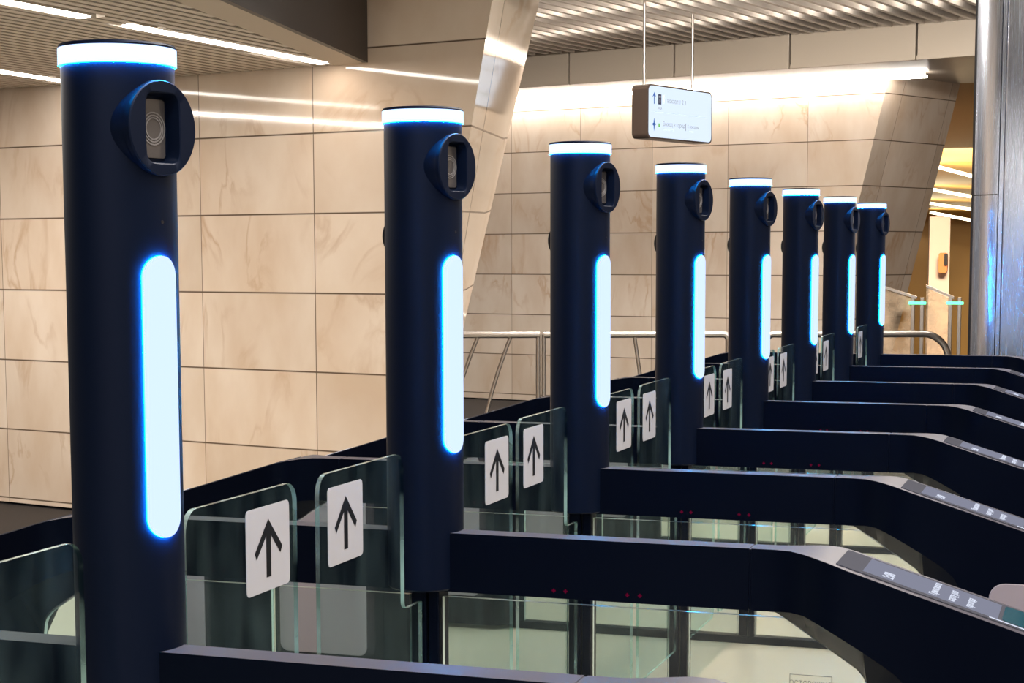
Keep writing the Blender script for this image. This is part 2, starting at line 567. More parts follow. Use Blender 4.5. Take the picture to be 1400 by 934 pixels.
    for a, b in zip(rings, rings[1:]):
        for k in range(seg):
            bm.faces.new((a[k], a[(k + 1) % seg], b[(k + 1) % seg], b[k]))
    bm.faces.new(rings[-1])
    head = obj('scanner_head', bm, NAVY_COL, g, smooth=35)
    bm = bmesh.new()
    pts = rounded([(-.0235, -.041), (.0235, -.041), (.0235, .041), (-.0235, .041)], .005, 4)
    add_prism(bm, pts, lambda u, v, w: Mx @ Vector((u, v, w)), 0.0645, 0.0665)
    obj('scanner_window', bm, CAM_GLASS, head)
    bm = bmesh.new()
    for rad in (0.0150, 0.0185, 0.0225):
        prof = [(rad - .0009, .0660), (rad - .0009, .0674), (rad + .0009, .0674), (rad + .0009, .0660)]
        prof = [(min(r, .0300), z) for r, z in prof]
        add_lathe(bm, prof, 48, Mx)
    # trim the rings to the window's width
    lens = obj('lens_rings', bm, LENS, head, smooth=30)
    # --- speaker disc on the other side
    d = -NX
    bm = bmesh.new()
    Mx2 = Matrix.Translation(Vector((0, 0, 1.582))) @ Matrix((Vector((-d.y, d.x, 0)), Vector((0, 0, 1)), d)).transposed().to_4x4()
    add_lathe(bm, [(0.028, .060), (0.034, .066), (0.0355, .0785), (0.034, .0805), (0.010, .081)], 48, Mx2, cap1=True)
    obj('speaker_disc', bm, BLACK, g, smooth=35)
    # --- arms both ways, with sloped noses
    for s in (1, -1):
        obj('gate_arm', make_arm(s), [NAVY, ARM_TOP], g, smooth=28, bevel=0.0035, segs=2)
    # --- sloped displays
    sl = (0.770 - 0.954) / 0 if False else -0.31
    for s in (1, -1):
        def on_slope(x, y, h, s=s):
            n = Vector((0.296, 0, 0.955))
            p = Vector((0.885, 0, 0.954)) + Vector((1, 0, sl)) * (x - 0.885) + n * h
            return (s * p.x, y, p.z)
        bm = bmesh.new()
        out = rounded([(.868, -.088), (1.405, -.088), (1.405, .078), (.868, .078)], .006, 4)
        add_prism(bm, out, on_slope, -0.004, 0.0022)
        disp = obj('display_panel', bm, SCREEN_GLASS, g, bevel=0.0008, segs=1)
        bm = bmesh.new()
        add_prism(bm, [(.916, -.070), (1.165, -.070), (1.165, .066), (.916, .066)], on_slope, 0.0015, 0.0027)
        obj('display_screen', bm, SCREEN_LIT, disp)
        # lines of text read by somebody walking up to the gate
        def text_at(name, body, size, x, y, bold):
            o_ = Vector(on_slope(x, y, 0.0029))
            yv = Vector((-s * 0.955, 0, 0.296)); xv = Vector((0, s, 0)); zv = xv.cross(yv)
            Mt = Matrix((xv, yv, zv)).transposed().to_4x4(); Mt.translation = o_
            text_mesh(name, body, size, Mt, TEXT_LIT, disp, 'LEFT', bold, 0.0004)
        y_l = -.058 if s > 0 else .054
        text_at('display_heading', '2:08', 0.030, .962, y_l, 0.0006)
        for k, tx in enumerate(('Приложите', 'карту для', 'прохода')):
            text_at('display_line', tx, 0.0215, 1.046 + .033 * k, y_l, 0.0002)
        # card reader at the low end, standing in for a teal reflection
        bm = bmesh.new()
        add_prism(bm, rounded([(1.172, -.066), (1.39, -.066), (1.39, .070), (1.172, .070)], .012, 4), on_slope, 0.0015, 0.003)
        obj('card_reader', bm, READER, disp)
        bm = bmesh.new()
        add_prism(bm, [(1.150, -.079), (1.39, -.079), (1.39, -.0755), (1.150, -.0755)], on_slope, 0.0015, 0.0034)
        obj('reader_light', bm, TEXT_LIT, disp)
        # pale pads on the pedestal's faces
        for yy in (-.111, .101):
            bm = bmesh.new()
            q = -1 if yy < 0 else 1
            out = rounded([(1.090, .14), (1.425, .14), (1.425, .735), (1.090, .735)], [.03, .03, .03, .04], 6)
            add_prism(bm, out, lambda u, v, w, s=s: (s * u, w, v), yy, yy + q * 0.006)
            obj('side_pad', bm, PAD, g, bevel=0.002, segs=2)
    # --- fixed glass below the arms
    yc = (ARM_Y0 + ARM_Y1) / 2
    for s in (1, -1):
        bm = bmesh.new()
        x0 = 0.044 if s > 0 else 0.030
        out = [(x0, .025), (.9255, .025), (.9245, .690), (.9210, .7145), (.9150, .7280), (.9025, .7425), (.873, .7625), (.829, .790), (.774, .826), (.760, .835), (x0, .835)]
        add_prism(bm, out, lambda u, v, w, s=s: (s * u, w, v), yc - .006, yc + .006, 0, 1)
        pane = obj('glass_panel', bm, [GLASS, GLASS_EDGE_PALE], g)
        if s > 0:
            bm = bmesh.new()
            yo = yc - .0072
            for a0, b0, c0, d0 in ((.772, .855, .724, .7252), (.772, .855, .640, .6412), (.772, .7732, .640, .7252), (.8538, .855, .640, .7252)):
                add_box(bm, a0, b0, yo, yo + .0008, c0, d0)
            note = obj('notice_label', bm, NOTICE, pane)
            for k, tx in enumerate(('ОСТОРОЖНО', 'не прислоняться', 'к стеклу')):
                Mt = Matrix((Vector((1, 0, 0)), Vector((0, 0, 1)), Vector((0, -1, 0)))).transposed().to_4x4()
                Mt.translation = Vector((.8135, yo, .708 - .020 * k))
                text_mesh('notice_text', tx, .0125 if k == 0 else .0095, Mt, NOTICE, pane, 'CENTER', 0.0, .0004)
    # --- posts below the column
    for x0, x1 in ((-.022, .0125), (.0165, .040)):
        bm = bmesh.new()
        add_box(bm, x0, x1, -.030, .030, 0, .853)
        obj('support_post', bm, NAVY, g, bevel=0.003)
    bm = bmesh.new()
    add_box(bm, -.98, .98, -.035, .020, 0, .030)
    obj('base_rail', bm, NAVY, g, bevel=0.004)
    # --- red indicators on the arm
    for x in (.294, .319, .448, .474):
        bm = bmesh.new()
        for a, b in ((.0042, .0014), (.0014, .0042)):
            add_box(bm, x - a, x + a, ARM_Y0 - .0006, ARM_Y0 + .002, .866 - b, .866 + b)
        obj('indicator_light', bm, RED_LED, g)
    # --- glass flaps reaching into the lanes
    for s in (1, -1):
        f = 1 if s > 0 else -1
        a, b = (.160, .556) if s > 0 else (.130, .532)
        bm = bmesh.new()
        out = rounded([(.034, .826), (a, .826), (a, 1.147), (b, 1.147), (b, .22), (.034, .22)],
                      [0.003, -0.0, .036, .036, .03, .003], 7)
        # concave hook where the pane goes under the column
        out2 = []
        for p in out:
            if abs(p[0] - a) < 1e-6 and abs(p[1] - .826) < 1e-6:
                for k in range(7):
                    th = -PI / 2 - PI / 2 * k / 6
                    out2.append((a - .016 - .016 * math.cos(PI / 2 + PI / 2 * k / 6) * 0 + .016 * (math.sin(PI / 2 * k / 6) - 0) , .826 + .016 * (1 - math.cos(PI / 2 * k / 6))))
            else:
                out2.append(p)
        add_prism(bm, out2, lambda u, v, w, f=f: (w, f * u, v), -.0042, .0042, 0, 1)
        fl = obj('flap', bm, [FLAP_GLASS, GLASS_EDGE], g)
        bm = bmesh.new()
        y0, y1 = (.360, .523) if s > 0 else (.339, .497)
        ys = sorted((f * y0, f * y1))
        arrow_sticker(bm, lambda u, v, w: (w, u, v), ys[0], ys[1], .973, 1.1195, .0040, .0052)
        obj('arrow_sticker', bm, [STICKER, ARROW], fl)
    return g

NOTICE = principled('notice_ink', (0.10, 0.105, 0.10), rough=0.6)
READER = principled('reader_reflection', (0.004, 0.045, 0.07), rough=0.1, spec=0.5)  # teal of a reflection put into the glass colour
GLASS_EDGE_PALE = principled('pane_edge', (0.50, 0.60, 0.58), rough=0.2, spec=0.7)

gate0 = make_gate()

def kids(o):
    return [c for c in COL.objects if c.parent is o]

def copy_tree(o, parent=None, skip=()):
    c = o.copy()
    COL.objects.link(c)
    if parent is not None:
        c.parent = parent
    for ch in kids(o):
        if ch.name not in skip:
            copy_tree(ch, c, skip)
    return c

GATE_LABELS = [
    'nearest fare gate, its big dark column with blue light bar at far left',
    'second fare gate, column before the leaning marble pier, arm crossing lower middle with text display',
    'third fare gate from the camera, column left of the hanging sign',
    'fourth fare gate from the camera, column standing below the hanging sign',
    'fifth fare gate from the camera, just right of the one below the sign',
    'sixth fare gate from the camera, third from the far end of the row',
    'seventh fare gate from the camera, last but one in the row',
    'farthest fare gate, end of the row, smallest column beside the curved handrail end',
]
DXS = [-.001, .006, -.0045, -.006, -.0046, -.0026, .001, .013]
far_flap = [k.name for k in kids(gate0) if k.name.startswith('flap')][0]     # the flap on the +Y side
for i in range(8):
    g = gate0 if i == 0 else copy_tree(gate0, None, (far_flap,) if i == 7 else ())
    g.location = (DXS[i], PITCH_Y * i, 0)
    g['label'] = GATE_LABELS[i]

# ------------------------------------------------------------------ the hall
ANG = math.radians(77)
W = Vector((-math.sin(ANG), math.cos(ANG), 0))          # along the walls, leftwards
NB = Vector((0.22495, 0.97437, 0))                      # away from the camera
P0 = Vector((-4.99, 7.199, 0))
PB = Vector((-4.776, 15.819, 0))

def quad_uv(bm, uvl, pts, uvs, mi=0):
    f = bm.faces.new([bm.verts.new(p) for p in pts])
    f.material_index = mi
    for l, uv in zip(f.loops, uvs):
        l[uvl].uv = uv
    return f

def pier(name, P, s_left, e_ref, e_ref_z, lean, far_dir, wid, ztop, mat, bottom=0.0, split=None, vdrop=0.0):
    """a wall with a leaning end: main face, end facet and a back"""
    bm = bmesh.new()
    uvl = bm.loops.layers.uv.new('UVMap')
    def edge(z):
        return Vector((e_ref[0] + lean[0] * (z - e_ref_z), e_ref[1] + lean[1] * (z - e_ref_z), z))
    def far(z):
        return edge(z) + Vector((*far_dir, 0)) * (wid[0] + wid[1] * z)
    def S(p): return (p - P).dot(W)
    L0 = P + W * s_left + Vector((0, 0, bottom)); L1 = P + W * s_left + Vector((0, 0, ztop))
    E0, E1 = edge(bottom), edge(ztop)
    F0, F1 = far(bottom), far(ztop)
    if split is None:
        quad_uv(bm, uvl, (L0, E0, E1, L1), ((s_left, bottom), (S(E0), bottom), (S(E1), ztop), (s_left, ztop)))
    else:
        M0 = P + W * split + Vector((0, 0, bottom)); M1 = P + W * split + Vector((0, 0, ztop))
        k = .55
        quad_uv(bm, uvl, (L0, M0, M1, L1), ((s_left, bottom), (split, bottom), (split, ztop), (s_left, ztop)))
        quad_uv(bm, uvl, (M0, E0, E1, M1), ((split, bottom), (split + (S(E0) - split) * k, bottom), (split + (S(E1) - split) * k, ztop), (split, ztop)))
    d = (F0 - E0).length
    NR = 1
    zs = [bottom + (ztop - bottom) * k / NR for k in range(NR + 1)]
    for za, zb in zip(zs, zs[1:]):
        f = quad_uv(bm, uvl, (edge(za), far(za), far(zb), edge(zb)), ((1.14, za), (1.14 - d, za - vdrop), (1.14 - d, zb - vdrop), (1.14, zb)))
    B0 = L0 + NB * 1.3; B1 = L1 + NB * 1.3
    quad_uv(bm, uvl, (F0, B0, B1, F1), ((0, bottom), (3, bottom), (3, ztop), (0, ztop)))
    quad_uv(bm, uvl, (B0, L0, L1, B1), ((0, bottom), (1.3, bottom), (1.3, ztop), (0, ztop)))
    bmesh.ops.remove_doubles(bm, verts=bm.verts, dist=1e-5)
    return struct(obj(name, bm, mat))

pier('wall_left', P0, 4.5, (-1.729, 6.446), 2.667, (0.1997, -0.0463), (-0.362, 1.69), (.24, .285), 3.9, MARBLE_L, split=-2.22, vdrop=.035)
pier('wall_back', PB, 6.5, (-0.8517, 14.913), 2.641, (0.2344, -0.0541), (0.55, 1.15), (1.0, 0.0), 3.23, MARBLE_B)

# floors: light stone through the gates, dark granite round it
bm = bmesh.new()
quad = [bm.verts.new(p) for p in ((-4.3, -6.5, 0), (6.9, -6.5, 0), (6.9, 9.6, 0), (-4.3, 9.6, 0))]
bm.faces.new(quad)
struct(obj('floor', bm, FLOOR_STONE))
bm = bmesh.new()
quad = [bm.verts.new(p) for p in ((-16, -8, -0.012), (9, -8, -0.012), (9, 40, -0.012), (-16, 40, -0.012))]
bm.faces.new(quad)
struct(obj('floor_far', bm, GRANITE))

# --- low ceiling at the left: slats, linear lamps, tan border and brown fascia
ZL = 2.567
FA = Vector((-2.468, 6.544, 0)); FD = Vector((-0.1655, 0.9862, 0))      # fascia foot line and its direction
def on_fascia(t): return FA + FD * t
bm = bmesh.new()
SD = Vector((math.sin(math.radians(6)), math.cos(math.radians(6)), 0)); SP = Vector((SD.y, -SD.x, 0))
# slats run along SD; each is cut by the wall ahead and by the border at the right
bord = Vector((-2.659, 6.571, 0))
def cut(p):
    """end of a slat that starts at p: wall plane or border line"""
    t_wall = (P0 - p).dot(NB) / SD.dot(NB)
    nrm = Vector((FD.y, -FD.x, 0))
    den = SD.dot(nrm)
    t_b = (bord - p).dot(nrm) / den if abs(den) > 1e-6 else 1e9
    return min(t_wall - 0.012, t_b) if t_b > 0 else None
LAMPS = [(Vector((-2.852, 4.829, 0)), Vector((-2.692, 6.545, 0))),
         (Vector((-3.085, 2.55, 0)), Vector((-2.880, 4.52, 0))),
         (Vector((-4.62, 4.70, 0)), Vector((-4.53, 7.00, 0)))]
pitch = 0.075
k = 0
while True:
    u = -1.9 - pitch * k
    k += 1
    if u < -7.5: break
    p = Vector((bord.x, 1.0, 0)) + SP * (u + 1.9 + 1.2) 
    t1 = cut(p)
    if t1 is None or t1 < 0.3: continue
    w = 0.024
    spans, start, N = [], 0.0, 400
    for i in range(N + 1):
        q = p + SD * (t1 * i / N)
        hit = False
        for la, lb in LAMPS:
            ld = (lb - la).normalized()
            al = (q - la).dot(ld)
            if -.02 < al < (lb - la).length + .02 and abs((q - la).dot(Vector((ld.y, -ld.x, 0)))) < .045 + w:
                hit = True
        if hit and start is not None:
            spans.append((start, t1 * max(i - 1, 0) / N)); start = None
        elif not hit and start is None:
            start = t1 * i / N
    if start is not None:
        spans.append((start, t1))
    for sa, sb in spans:
        if sb - sa < .03: continue
        a, b = p + SD * sa, p + SD * sb
        vs = []
        for z in (ZL, ZL + .03):
            for q, sg in ((a, -1), (a, 1), (b, 1), (b, -1)):
                vs.append(bm.verts.new((q + SP * w * sg) + Vector((0, 0, z))))
        for f in ((3, 2, 1, 0), (4, 5, 6, 7), (0, 1, 5, 4), (1, 2, 6, 5), (2, 3, 7, 6), (3, 0, 4, 7)):
            bm.faces.new([vs[i] for i in f])
struct(obj('ceiling_slats', bm, SLAT))
bm = bmesh.new()
b0 = bord - FD * 6.5; b1 = bord + FD * 0.35
wl = P0 + W * 3.5
cor = [(b0.x, b0.y), (b1.x, b1.y), (wl.x, wl.y + .2), (wl.x, b0.y)]
add_prism(bm, cor, lambda u, v, w: (u, v, w), ZL + .07, ZL + .11)
struct(obj('ceiling', bm, SLAT_BACK))
# tan border strip between slats and fascia
bm = bmesh.new()
e0, e1 = on_fascia(-6.6), on_fascia(0.02)
add_prism(bm, [(b0.x, b0.y), (b1.x, b1.y), (e1.x, e1.y), (e0.x, e0.y)], lambda u, v, w: (u, v, w), ZL - .001, ZL + .05)
struct(obj('trim_1', bm, SOFFIT))
# brown fascia, vertical
bm = bmesh.new()
o_ = Vector((0.9862, 0.1655, 0)) * 0.03
e0b, e1b = e0 + o_, e1 + o_
add_prism(bm, [(e0.x, e0.y), (e1.x, e1.y), (e1b.x, e1b.y), (e0b.x, e0b.y)], lambda u, v, w: (u, v, w), ZL - .002, 3.9)
struct(obj('trim_2', bm, BROWN))
LAMP_LABEL = ['linear ceiling lamp ending at the tan ceiling border near the marble pier',
              'linear ceiling lamp in the top left corner, in line with the next one',
              'linear ceiling lamp passing behind the nearest gate column at upper left']
for (a, b), lab in zip(LAMPS, LAMP_LABEL):
    t = thing('linear_lamp', lab, 'ceiling lamp', (0, 0, 0), 0, 'linear lamps of the slatted ceiling')
    d = (b - a).normalized(); q = Vector((d.y, -d.x, 0))
    for nm, w0, z0, z1, mt in (('lamp_housing', .040, ZL + .004, ZL + .0695, CREAM), ('lamp_diffuser', .030, ZL - .004, ZL + .010, LAMP)):
        bm = bmesh.new()
        pts = [a - q * w0, b - q * w0, b + q * w0, a + q * w0]
        add_prism(bm, [(p.x, p.y) for p in pts], lambda u, v, w: (u, v, w), z0, z1)
        obj(nm, bm, mt, t)

# --- high ceiling of aluminium blades with lamps above them
ZH = 3.52
GD = Vector((0.22495, 0.97437, 0))
bm = bmesh.new()
pitch = 0.15
for k in range(-52, 44):
    c = Vector((-1.2, 15.0, 0)) - W * (k * pitch)
    a = c - GD * 15.0; b = c - GD * 0.0
    b = b + GD * ((PB - b).dot(NB) - 0.9)
    # keep clear of the low ceiling's fascia
    nrm = Vector((0.9862, 0.1655, 0))
    da = (a - FA).dot(nrm); db = (b - FA).dot(nrm)
    t0 = 0.0
    if da < 0.06:
        t_f = (0.06 - da) / (db - da) if db > da + 1e-6 else 9
        t_w = ((P0 - a).dot(NB) + 1.0) / (b - a).length       # beyond the left pier the blades carry on
        t0 = max(0.0, min(t_f, t_w))
        if t0 >= 1: continue
    a2 = a + (b - a) * t0
    if (a2 - b).length < 0.2: continue
    side = -W
    prof = [(-.030, .004), (-.022, 0.0), (.018, .0), (.034, .115), (.022, .115), (.006, .012), (-.030, .012)]
    A = [bm.verts.new(a2 + side * u + Vector((0, 0, ZH + v))) for u, v in prof]
    B = [bm.verts.new(b + side * u + Vector((0, 0, ZH + v))) for u, v in prof]
    for i in range(7):
        bm.faces.new((A[i], A[(i + 1) % 7], B[(i + 1) % 7], B[i]))
    bm.faces.new(A[::-1]); bm.faces.new(B)
struct(obj('ceiling_blades', bm, ALU))
bm = bmesh.new()
add_box(bm, -9, 9, -6, 19, 3.95, 4.0)
struct(obj('ceiling_void', bm, SLAT_BACK))

# cream fascia under the blades at the back wall, in panels with dark joints
bm = bmesh.new()
FS0, FN0, FS1, FN1 = 4.5, -0.36, -7.5, -1.36
def fas(s, off=0.0):
    n = FN0 + (FN1 - FN0) * (s - FS0) / (FS1 - FS0)
    return PB + W * s + NB * (n + off)
cuts = [FS0, 2.4, 1.2, 0.0, -1.18, -2.385, -3.60, -4.816, -6.03, -7.5]
for s0, s1 in zip(cuts, cuts[1:]):
    g = .010
    p = [fas(s0 - g), fas(s1 + g), fas(s1 + g, .06), fas(s0 - g, .06)]
    add_prism(bm, [(v.x, v.y) for v in p], lambda u, v, w: (u, v, w), 3.22, 3.56)
struct(obj('trim_3', bm, CREAM, bevel=0.004))
bm = bmesh.new()
p = [fas(FS0, .062), fas(FS1, .062), fas(FS1, .10), fas(FS0, .10)]
add_prism(bm, [(v.x, v.y) for v in p], lambda u, v, w: (u, v, w), 3.23, 3.95)
struct(obj('trim_4', bm, BLACK))
# soffit behind the fascia, over the back wall
bm = bmesh.new()
p = [fas(FS0, .03), fas(FS1, .03), PB + W * FS1 + NB * 1.2, PB + W * FS0 + NB * 1.2]
add_prism(bm, [(v.x, v.y) for v in p], lambda u, v, w: (u, v, w), 3.225, 3.26)
struct(obj('ceiling_soffit', bm, CREAM))

# cove lamp washing the top of the back wall
t = thing('cove_lamp', 'long bright strip lamp at the top of the far marble wall', 'strip lamp')
for nm, s0, s1, o0, o1, z0, z1, mt in (('lamp_housing', 4.2, -4.54, -.085, -.065, 3.19, 3.2255, CREAM), ('lamp_diffuser', 4.2, -4.55, -.10, -.05, 3.172, 3.191, LAMP_COVE)):
    bm = bmesh.new()
    p = [PB + W * s0 + NB * o0, PB + W * s1 + NB * o0, PB + W * s1 + NB * o1, PB + W * s0 + NB * o1]
    add_prism(bm, [(v.x, v.y) for v in p], lambda u, v, w: (u, v, w), z0, z1)
    obj(nm, bm, mt, t)

# --- hanging sign
SA = math.radians(18)
sd = Vector((math.sin(SA), math.cos(SA), 0)); sn = Vector((sd.y, -sd.x, 0))     # along the face, out of the face
SO = Vector((-2.187, 11.543, 0))
SL, SZ0, SZ1, ST = 1.0, 2.468, 2.893, 0.15
sign = thing('hanging_sign', 'lit white direction sign hanging on two rods from the ceiling', 'sign')
sfn = lambda u, v, w: SO + sd * u + sn * w + Vector((0, 0, v))
bm = bmesh.new()
add_prism(bm, rounded([(0, SZ0), (SL, SZ0), (SL, SZ1), (0, SZ1)], .045, 6), sfn, -ST, -.004)
obj('sign_case', bm, SIGN_CASE, sign, smooth=30)
bm = bmesh.new()
add_prism(bm, rounded([(.016, SZ0 + .012), (SL - .016, SZ0 + .012), (SL - .016, SZ1 - .012), (.016, SZ1 - .012)], .04, 6), sfn, -.010, 0.0)
face = obj('sign_face', bm, SIGN_FACE, sign)
for u in (.06, .80):
    bm = bmesh.new()
    p = SO + sd * u - sn * ST * .5
    add_tube(bm, [p + Vector((0, 0, SZ1 - .005)), p + Vector((0, 0, ZH + .03))], .011, 10)
    obj('hanging_rod', bm, STEEL_TUBE, sign, smooth=40)
Hs = SZ1 - SZ0
def sign_poly(name, polys, mat):
    bm = bmesh.new()
    for pts in polys:
        add_prism(bm, [(u * SL, SZ1 - v * Hs) for u, v in pts], sfn, -.001, .0012)
    obj(name, bm, mat, face)
def rect(u0, v0, u1, v1): return [(u0, v0), (u1, v0), (u1, v1), (u0, v1)]
sign_poly('sign_arrow', [rect(.088, .20, .098, .36), [(.093, .14), (.118, .23), (.093, .20), (.068, .23)]], SIGN_BLUE)
sign_poly('sign_arrow', [rect(.086, .69, .100, .78), [(.093, .62), (.101, .69), (.085, .69)], [(.093, .86), (.085, .78), (.101, .78)], [(.066, .735), (.08, .71), (.106, .71), (.120, .735), (.106, .76), (.08, .76)]], SIGN_BLUE)
sign_poly('sign_icon', [rect(.152, .17, .198, .36)], SIGN_INK)
sign_poly('sign_icon', [rect(.160, .20, .190, .235), rect(.168, .255, .184, .33)], STICKER)
sign_poly('sign_icon', [rect(.232, .17, .252, .33)], SIGN_GREY_PALE := principled('sign_pale_ink', (0.50, 0.66, 0.75), rough=0.5))
sign_poly('sign_icon', [rect(.158, .71, .180, .78)], SIGN_GREEN)
sign_poly('sign_rule', [rect(.07, .498, .93, .506)], SIGN_GREY_PALE)
def sign_text(body, u, v, size, mat):
    Mt = Matrix((sd, Vector((0, 0, 1)), sn)).transposed().to_4x4()
    Mt.translation = sfn(u * SL, SZ1 - v * Hs, .0010)
    text_mesh('sign_text', body, size, Mt, mat, face, 'LEFT', 0.0, .0006)
sign_text('вокзал 1 2 3', .285, .275, .052, SIGN_GREY)
sign_text('МЦК', .150, .43, .026, SIGN_GREY)
sign_text('Выход в город', .225, .715, .048, SIGN_GREY)
sign_text('К поездам', .60, .715, .036, SIGN_GREY)
sign_poly('sign_icon', [rect(.565, .66, .578, .80)], SIGN_GREY)
sign_text('Exit to the city', .235, .815, .026, SIGN_GREY_PALE)
sign_text('To trains', .61, .80, .024, SIGN_GREY_PALE)

# --- steel clad pillar at the right
pil = thing('steel_pillar', 'tall brushed steel clad pillar at the right edge behind the gates', 'pillar', (0.478, 8.70, 0), 0)
wv = -W       # rightwards along the walls
def pl(u, v): return wv * u + NB * v
def pil_loop(g, u_from=None):
    pts = []
    R = .21
    for k in range(13):
        th = PI + PI / 2 * k / 12
        pts.append((R + R * math.cos(th), R + R * math.sin(th)))
    return pts
# rounded corner shell in two heights, flat front panel, joints between
for z0, z1 in ((0.0, 1.893), (1.899, 3.52)):
    bm = bmesh.new()
    o1 = pil_loop(0)
    o1 = [(0.0, .85)] + o1
    inn = [(.012, .85)] + [(.21 + .198 * math.cos(PI + PI / 2 * k / 12), .21 + .198 * math.sin(PI + PI / 2 * k / 12)) for k in range(13)]
    ring = o1 + inn[::-1]
    add_prism(bm, ring, lambda u, v, w: pl(u, v) + Vector((0, 0, w)), z0, z1)
    obj('corner_cladding', bm, STEEL, pil, smooth=30)
bm = bmesh.new()
add_prism(bm, [(.214, .006), (.238, .006), (.238, .03), (.214, .03)], lambda u, v, w: pl(u, v) + Vector((0, 0, w)), 0, 3.52)
obj('joint_strip', bm, STEEL, pil)
bm = bmesh.new()
add_prism(bm, rounded([(.242, .0), (1.10, .0), (1.10, .85), (.242, .85)], [.008, .06, .06, 0], 5), lambda u, v, w: pl(u, v) + Vector((0, 0, w)), 0, 3.52)
obj('front_cladding', bm, STEEL, pil, smooth=30)
bm = bmesh.new()
add_prism(bm, [(.02, .10), (.25, .03), (.25, .84), (.02, .84)], lambda u, v, w: pl(u, v) + Vector((0, 0, w)), 0, 3.51)
obj('pillar_core', bm, BLACK, pil)

# --- railing behind the gates
def rail_pt(px, z): ...
RA = Vector((-2.627, 10.123, 0)); RDIR = (Vector((-0.233, 10.935, 0)) - RA).normalized()
def rp(s, z): return RA + RDIR * s + Vector((0, 0, z))
ZR = .968
def arc_bar(s0, s1, bulge):
    pts = []
    for k in range(13):
        t = k / 12
        pts.append(rp(s0 + (s1 - s0) * t + bulge * math.sin(PI * t * .5) * (1 - t), ZR - .02 - (ZR - .06) * t))
    return pts
def railing(label, s0, s1, bend_start, bend_end, bars, posts):
    t = thing('railing', label, 'railing', (0, 0, 0), 0, 'tubular railings behind the gates')
    pts = []
    if bend_start:
        pts += [rp(s0, 0.0), rp(s0, ZR - bend_start)]
        pts += [rp(s0 + bend_start * (1 - math.cos(PI / 2 * k / 8)), ZR - bend_start + bend_start * math.sin(PI / 2 * k / 8)) for k in range(1, 9)]
    else:
        pts += [rp(s0, ZR)]
    if bend_end:
        pts += [rp(s1 - bend_end + bend_end * math.sin(PI / 2 * k / 8), ZR - bend_end + bend_end * math.cos(PI / 2 * k / 8)) for k in range(0, 9)]
        pts += [rp(s1, 0.0)]
    else:
        pts += [rp(s1, ZR)]
    bm = bmesh.new()
    add_tube(bm, pts, .0255, 14)
    obj('handrail', bm, STEEL_TUBE, t, smooth=50)
    for a, b, bl in bars:
        bm = bmesh.new()
        add_tube(bm, arc_bar(a, b, bl), .0135, 10)
        obj('baluster', bm, STEEL_TUBE, t, smooth=50)
    for s in posts:
        bm = bmesh.new()
        add_tube(bm, [rp(s, 0), rp(s, ZR)], .016, 10)
        obj('post', bm, STEEL_TUBE, t, smooth=50)
    bm = bmesh.new()
    add_tube(bm, [rp(s0 + .03, .09), rp(s1 - .03, .09)], .012, 10)
    obj('bottom_rail', bm, STEEL_TUBE, t, smooth=50)
railing('curved bar railing between the second and third gate columns', -1.6, 0.0, 0.05, 0.0,
        [(-.95, -1.22, -.06), (-.70, -.98, -.06), (-.455, -.735, -.06), (-.215, -.475, -.06)], [-.012])
railing('slanted bar railing behind the third and fourth gate columns', 0.030, 1.385, 0.0, 0.045,
        [(.10, .23, 0), (.27, .42, 0), (.415, .60, 0), (.695, .83, 0), (.90, .72, 0), (1.10, .96, 0)], [.030])
railing('handrail with a wide curved end beside the farthest gate column', 1.66, 2.995, 0.05, 0.19, [(1.85, 1.75, 0), (2.10, 2.05, 0)], [2.30])

# --- far concourse seen through the gap at the right
def far_panel(name, pts, mat, d=.1):
    bm = bmesh.new()
    A = [Vector(p) for p in pts]
    n = (A[1] - A[0]).cross(A[-1] - A[0]).normalized()
    va = [bm.verts.new(p) for p in A]; vb = [bm.verts.new(p - n * d) for p in A]
    bm.faces.new(va); bm.faces.new(vb[::-1])
    k = len(A)
    for i in range(k):
        bm.faces.new((va[i], va[(i + 1) % k], vb[(i + 1) % k], vb[i]))
    return obj(name, bm, mat)
struct(far_panel('wall_far', [(-3.2, 23.2, 0), (2.6, 24.6, 0), (2.6, 24.6, 3.3), (-3.2, 23.2, 3.3)], GOLD))
struct(far_panel('wall_far_pale', [(-.875, 20.6, 0), (-.63, 20.66, 0), (-.63, 20.66, 2.02), (-.875, 20.6, 2.02)], PALE))
FAR_ENDS = [((-.620, 18.404, 2.523), (-.383, 18.477, 2.457)), ((-.796, 19.595, 2.313), (-.480, 19.696, 2.252)),
            ((-.927, 20.597, 2.177), (-.562, 20.715, 2.122)), ((-.972, 21.633, 2.082), (-.690, 21.723, 2.024))]
fx = obj('wall_phone', (lambda b: (add_prism(b, rounded([(-.745, 1.32), (-.64, 1.32), (-.64, 1.57), (-.745, 1.57)], .03, 4), lambda u, v, w: (u, w, v), 20.45, 20.56),
     add_prism(b, rounded([(-.675, 1.41), (-.635, 1.41), (-.635, 1.56), (-.675, 1.56)], .015, 4), lambda u, v, w: (u, w, v), 20.43, 20.46, 1, 1), b)[2])(bmesh.new()), [ORANGE, BLACK])
tag(fx, 'small orange and black case on the pale far wall', 'wall phone')
FL_LAB = ['highest of the warm strip lamps over the far gates', 'second warm strip lamp from the top over the far gates',
          'thin warm strip lamp third from the top over the far gates', 'lowest strip lamp over the far gates']
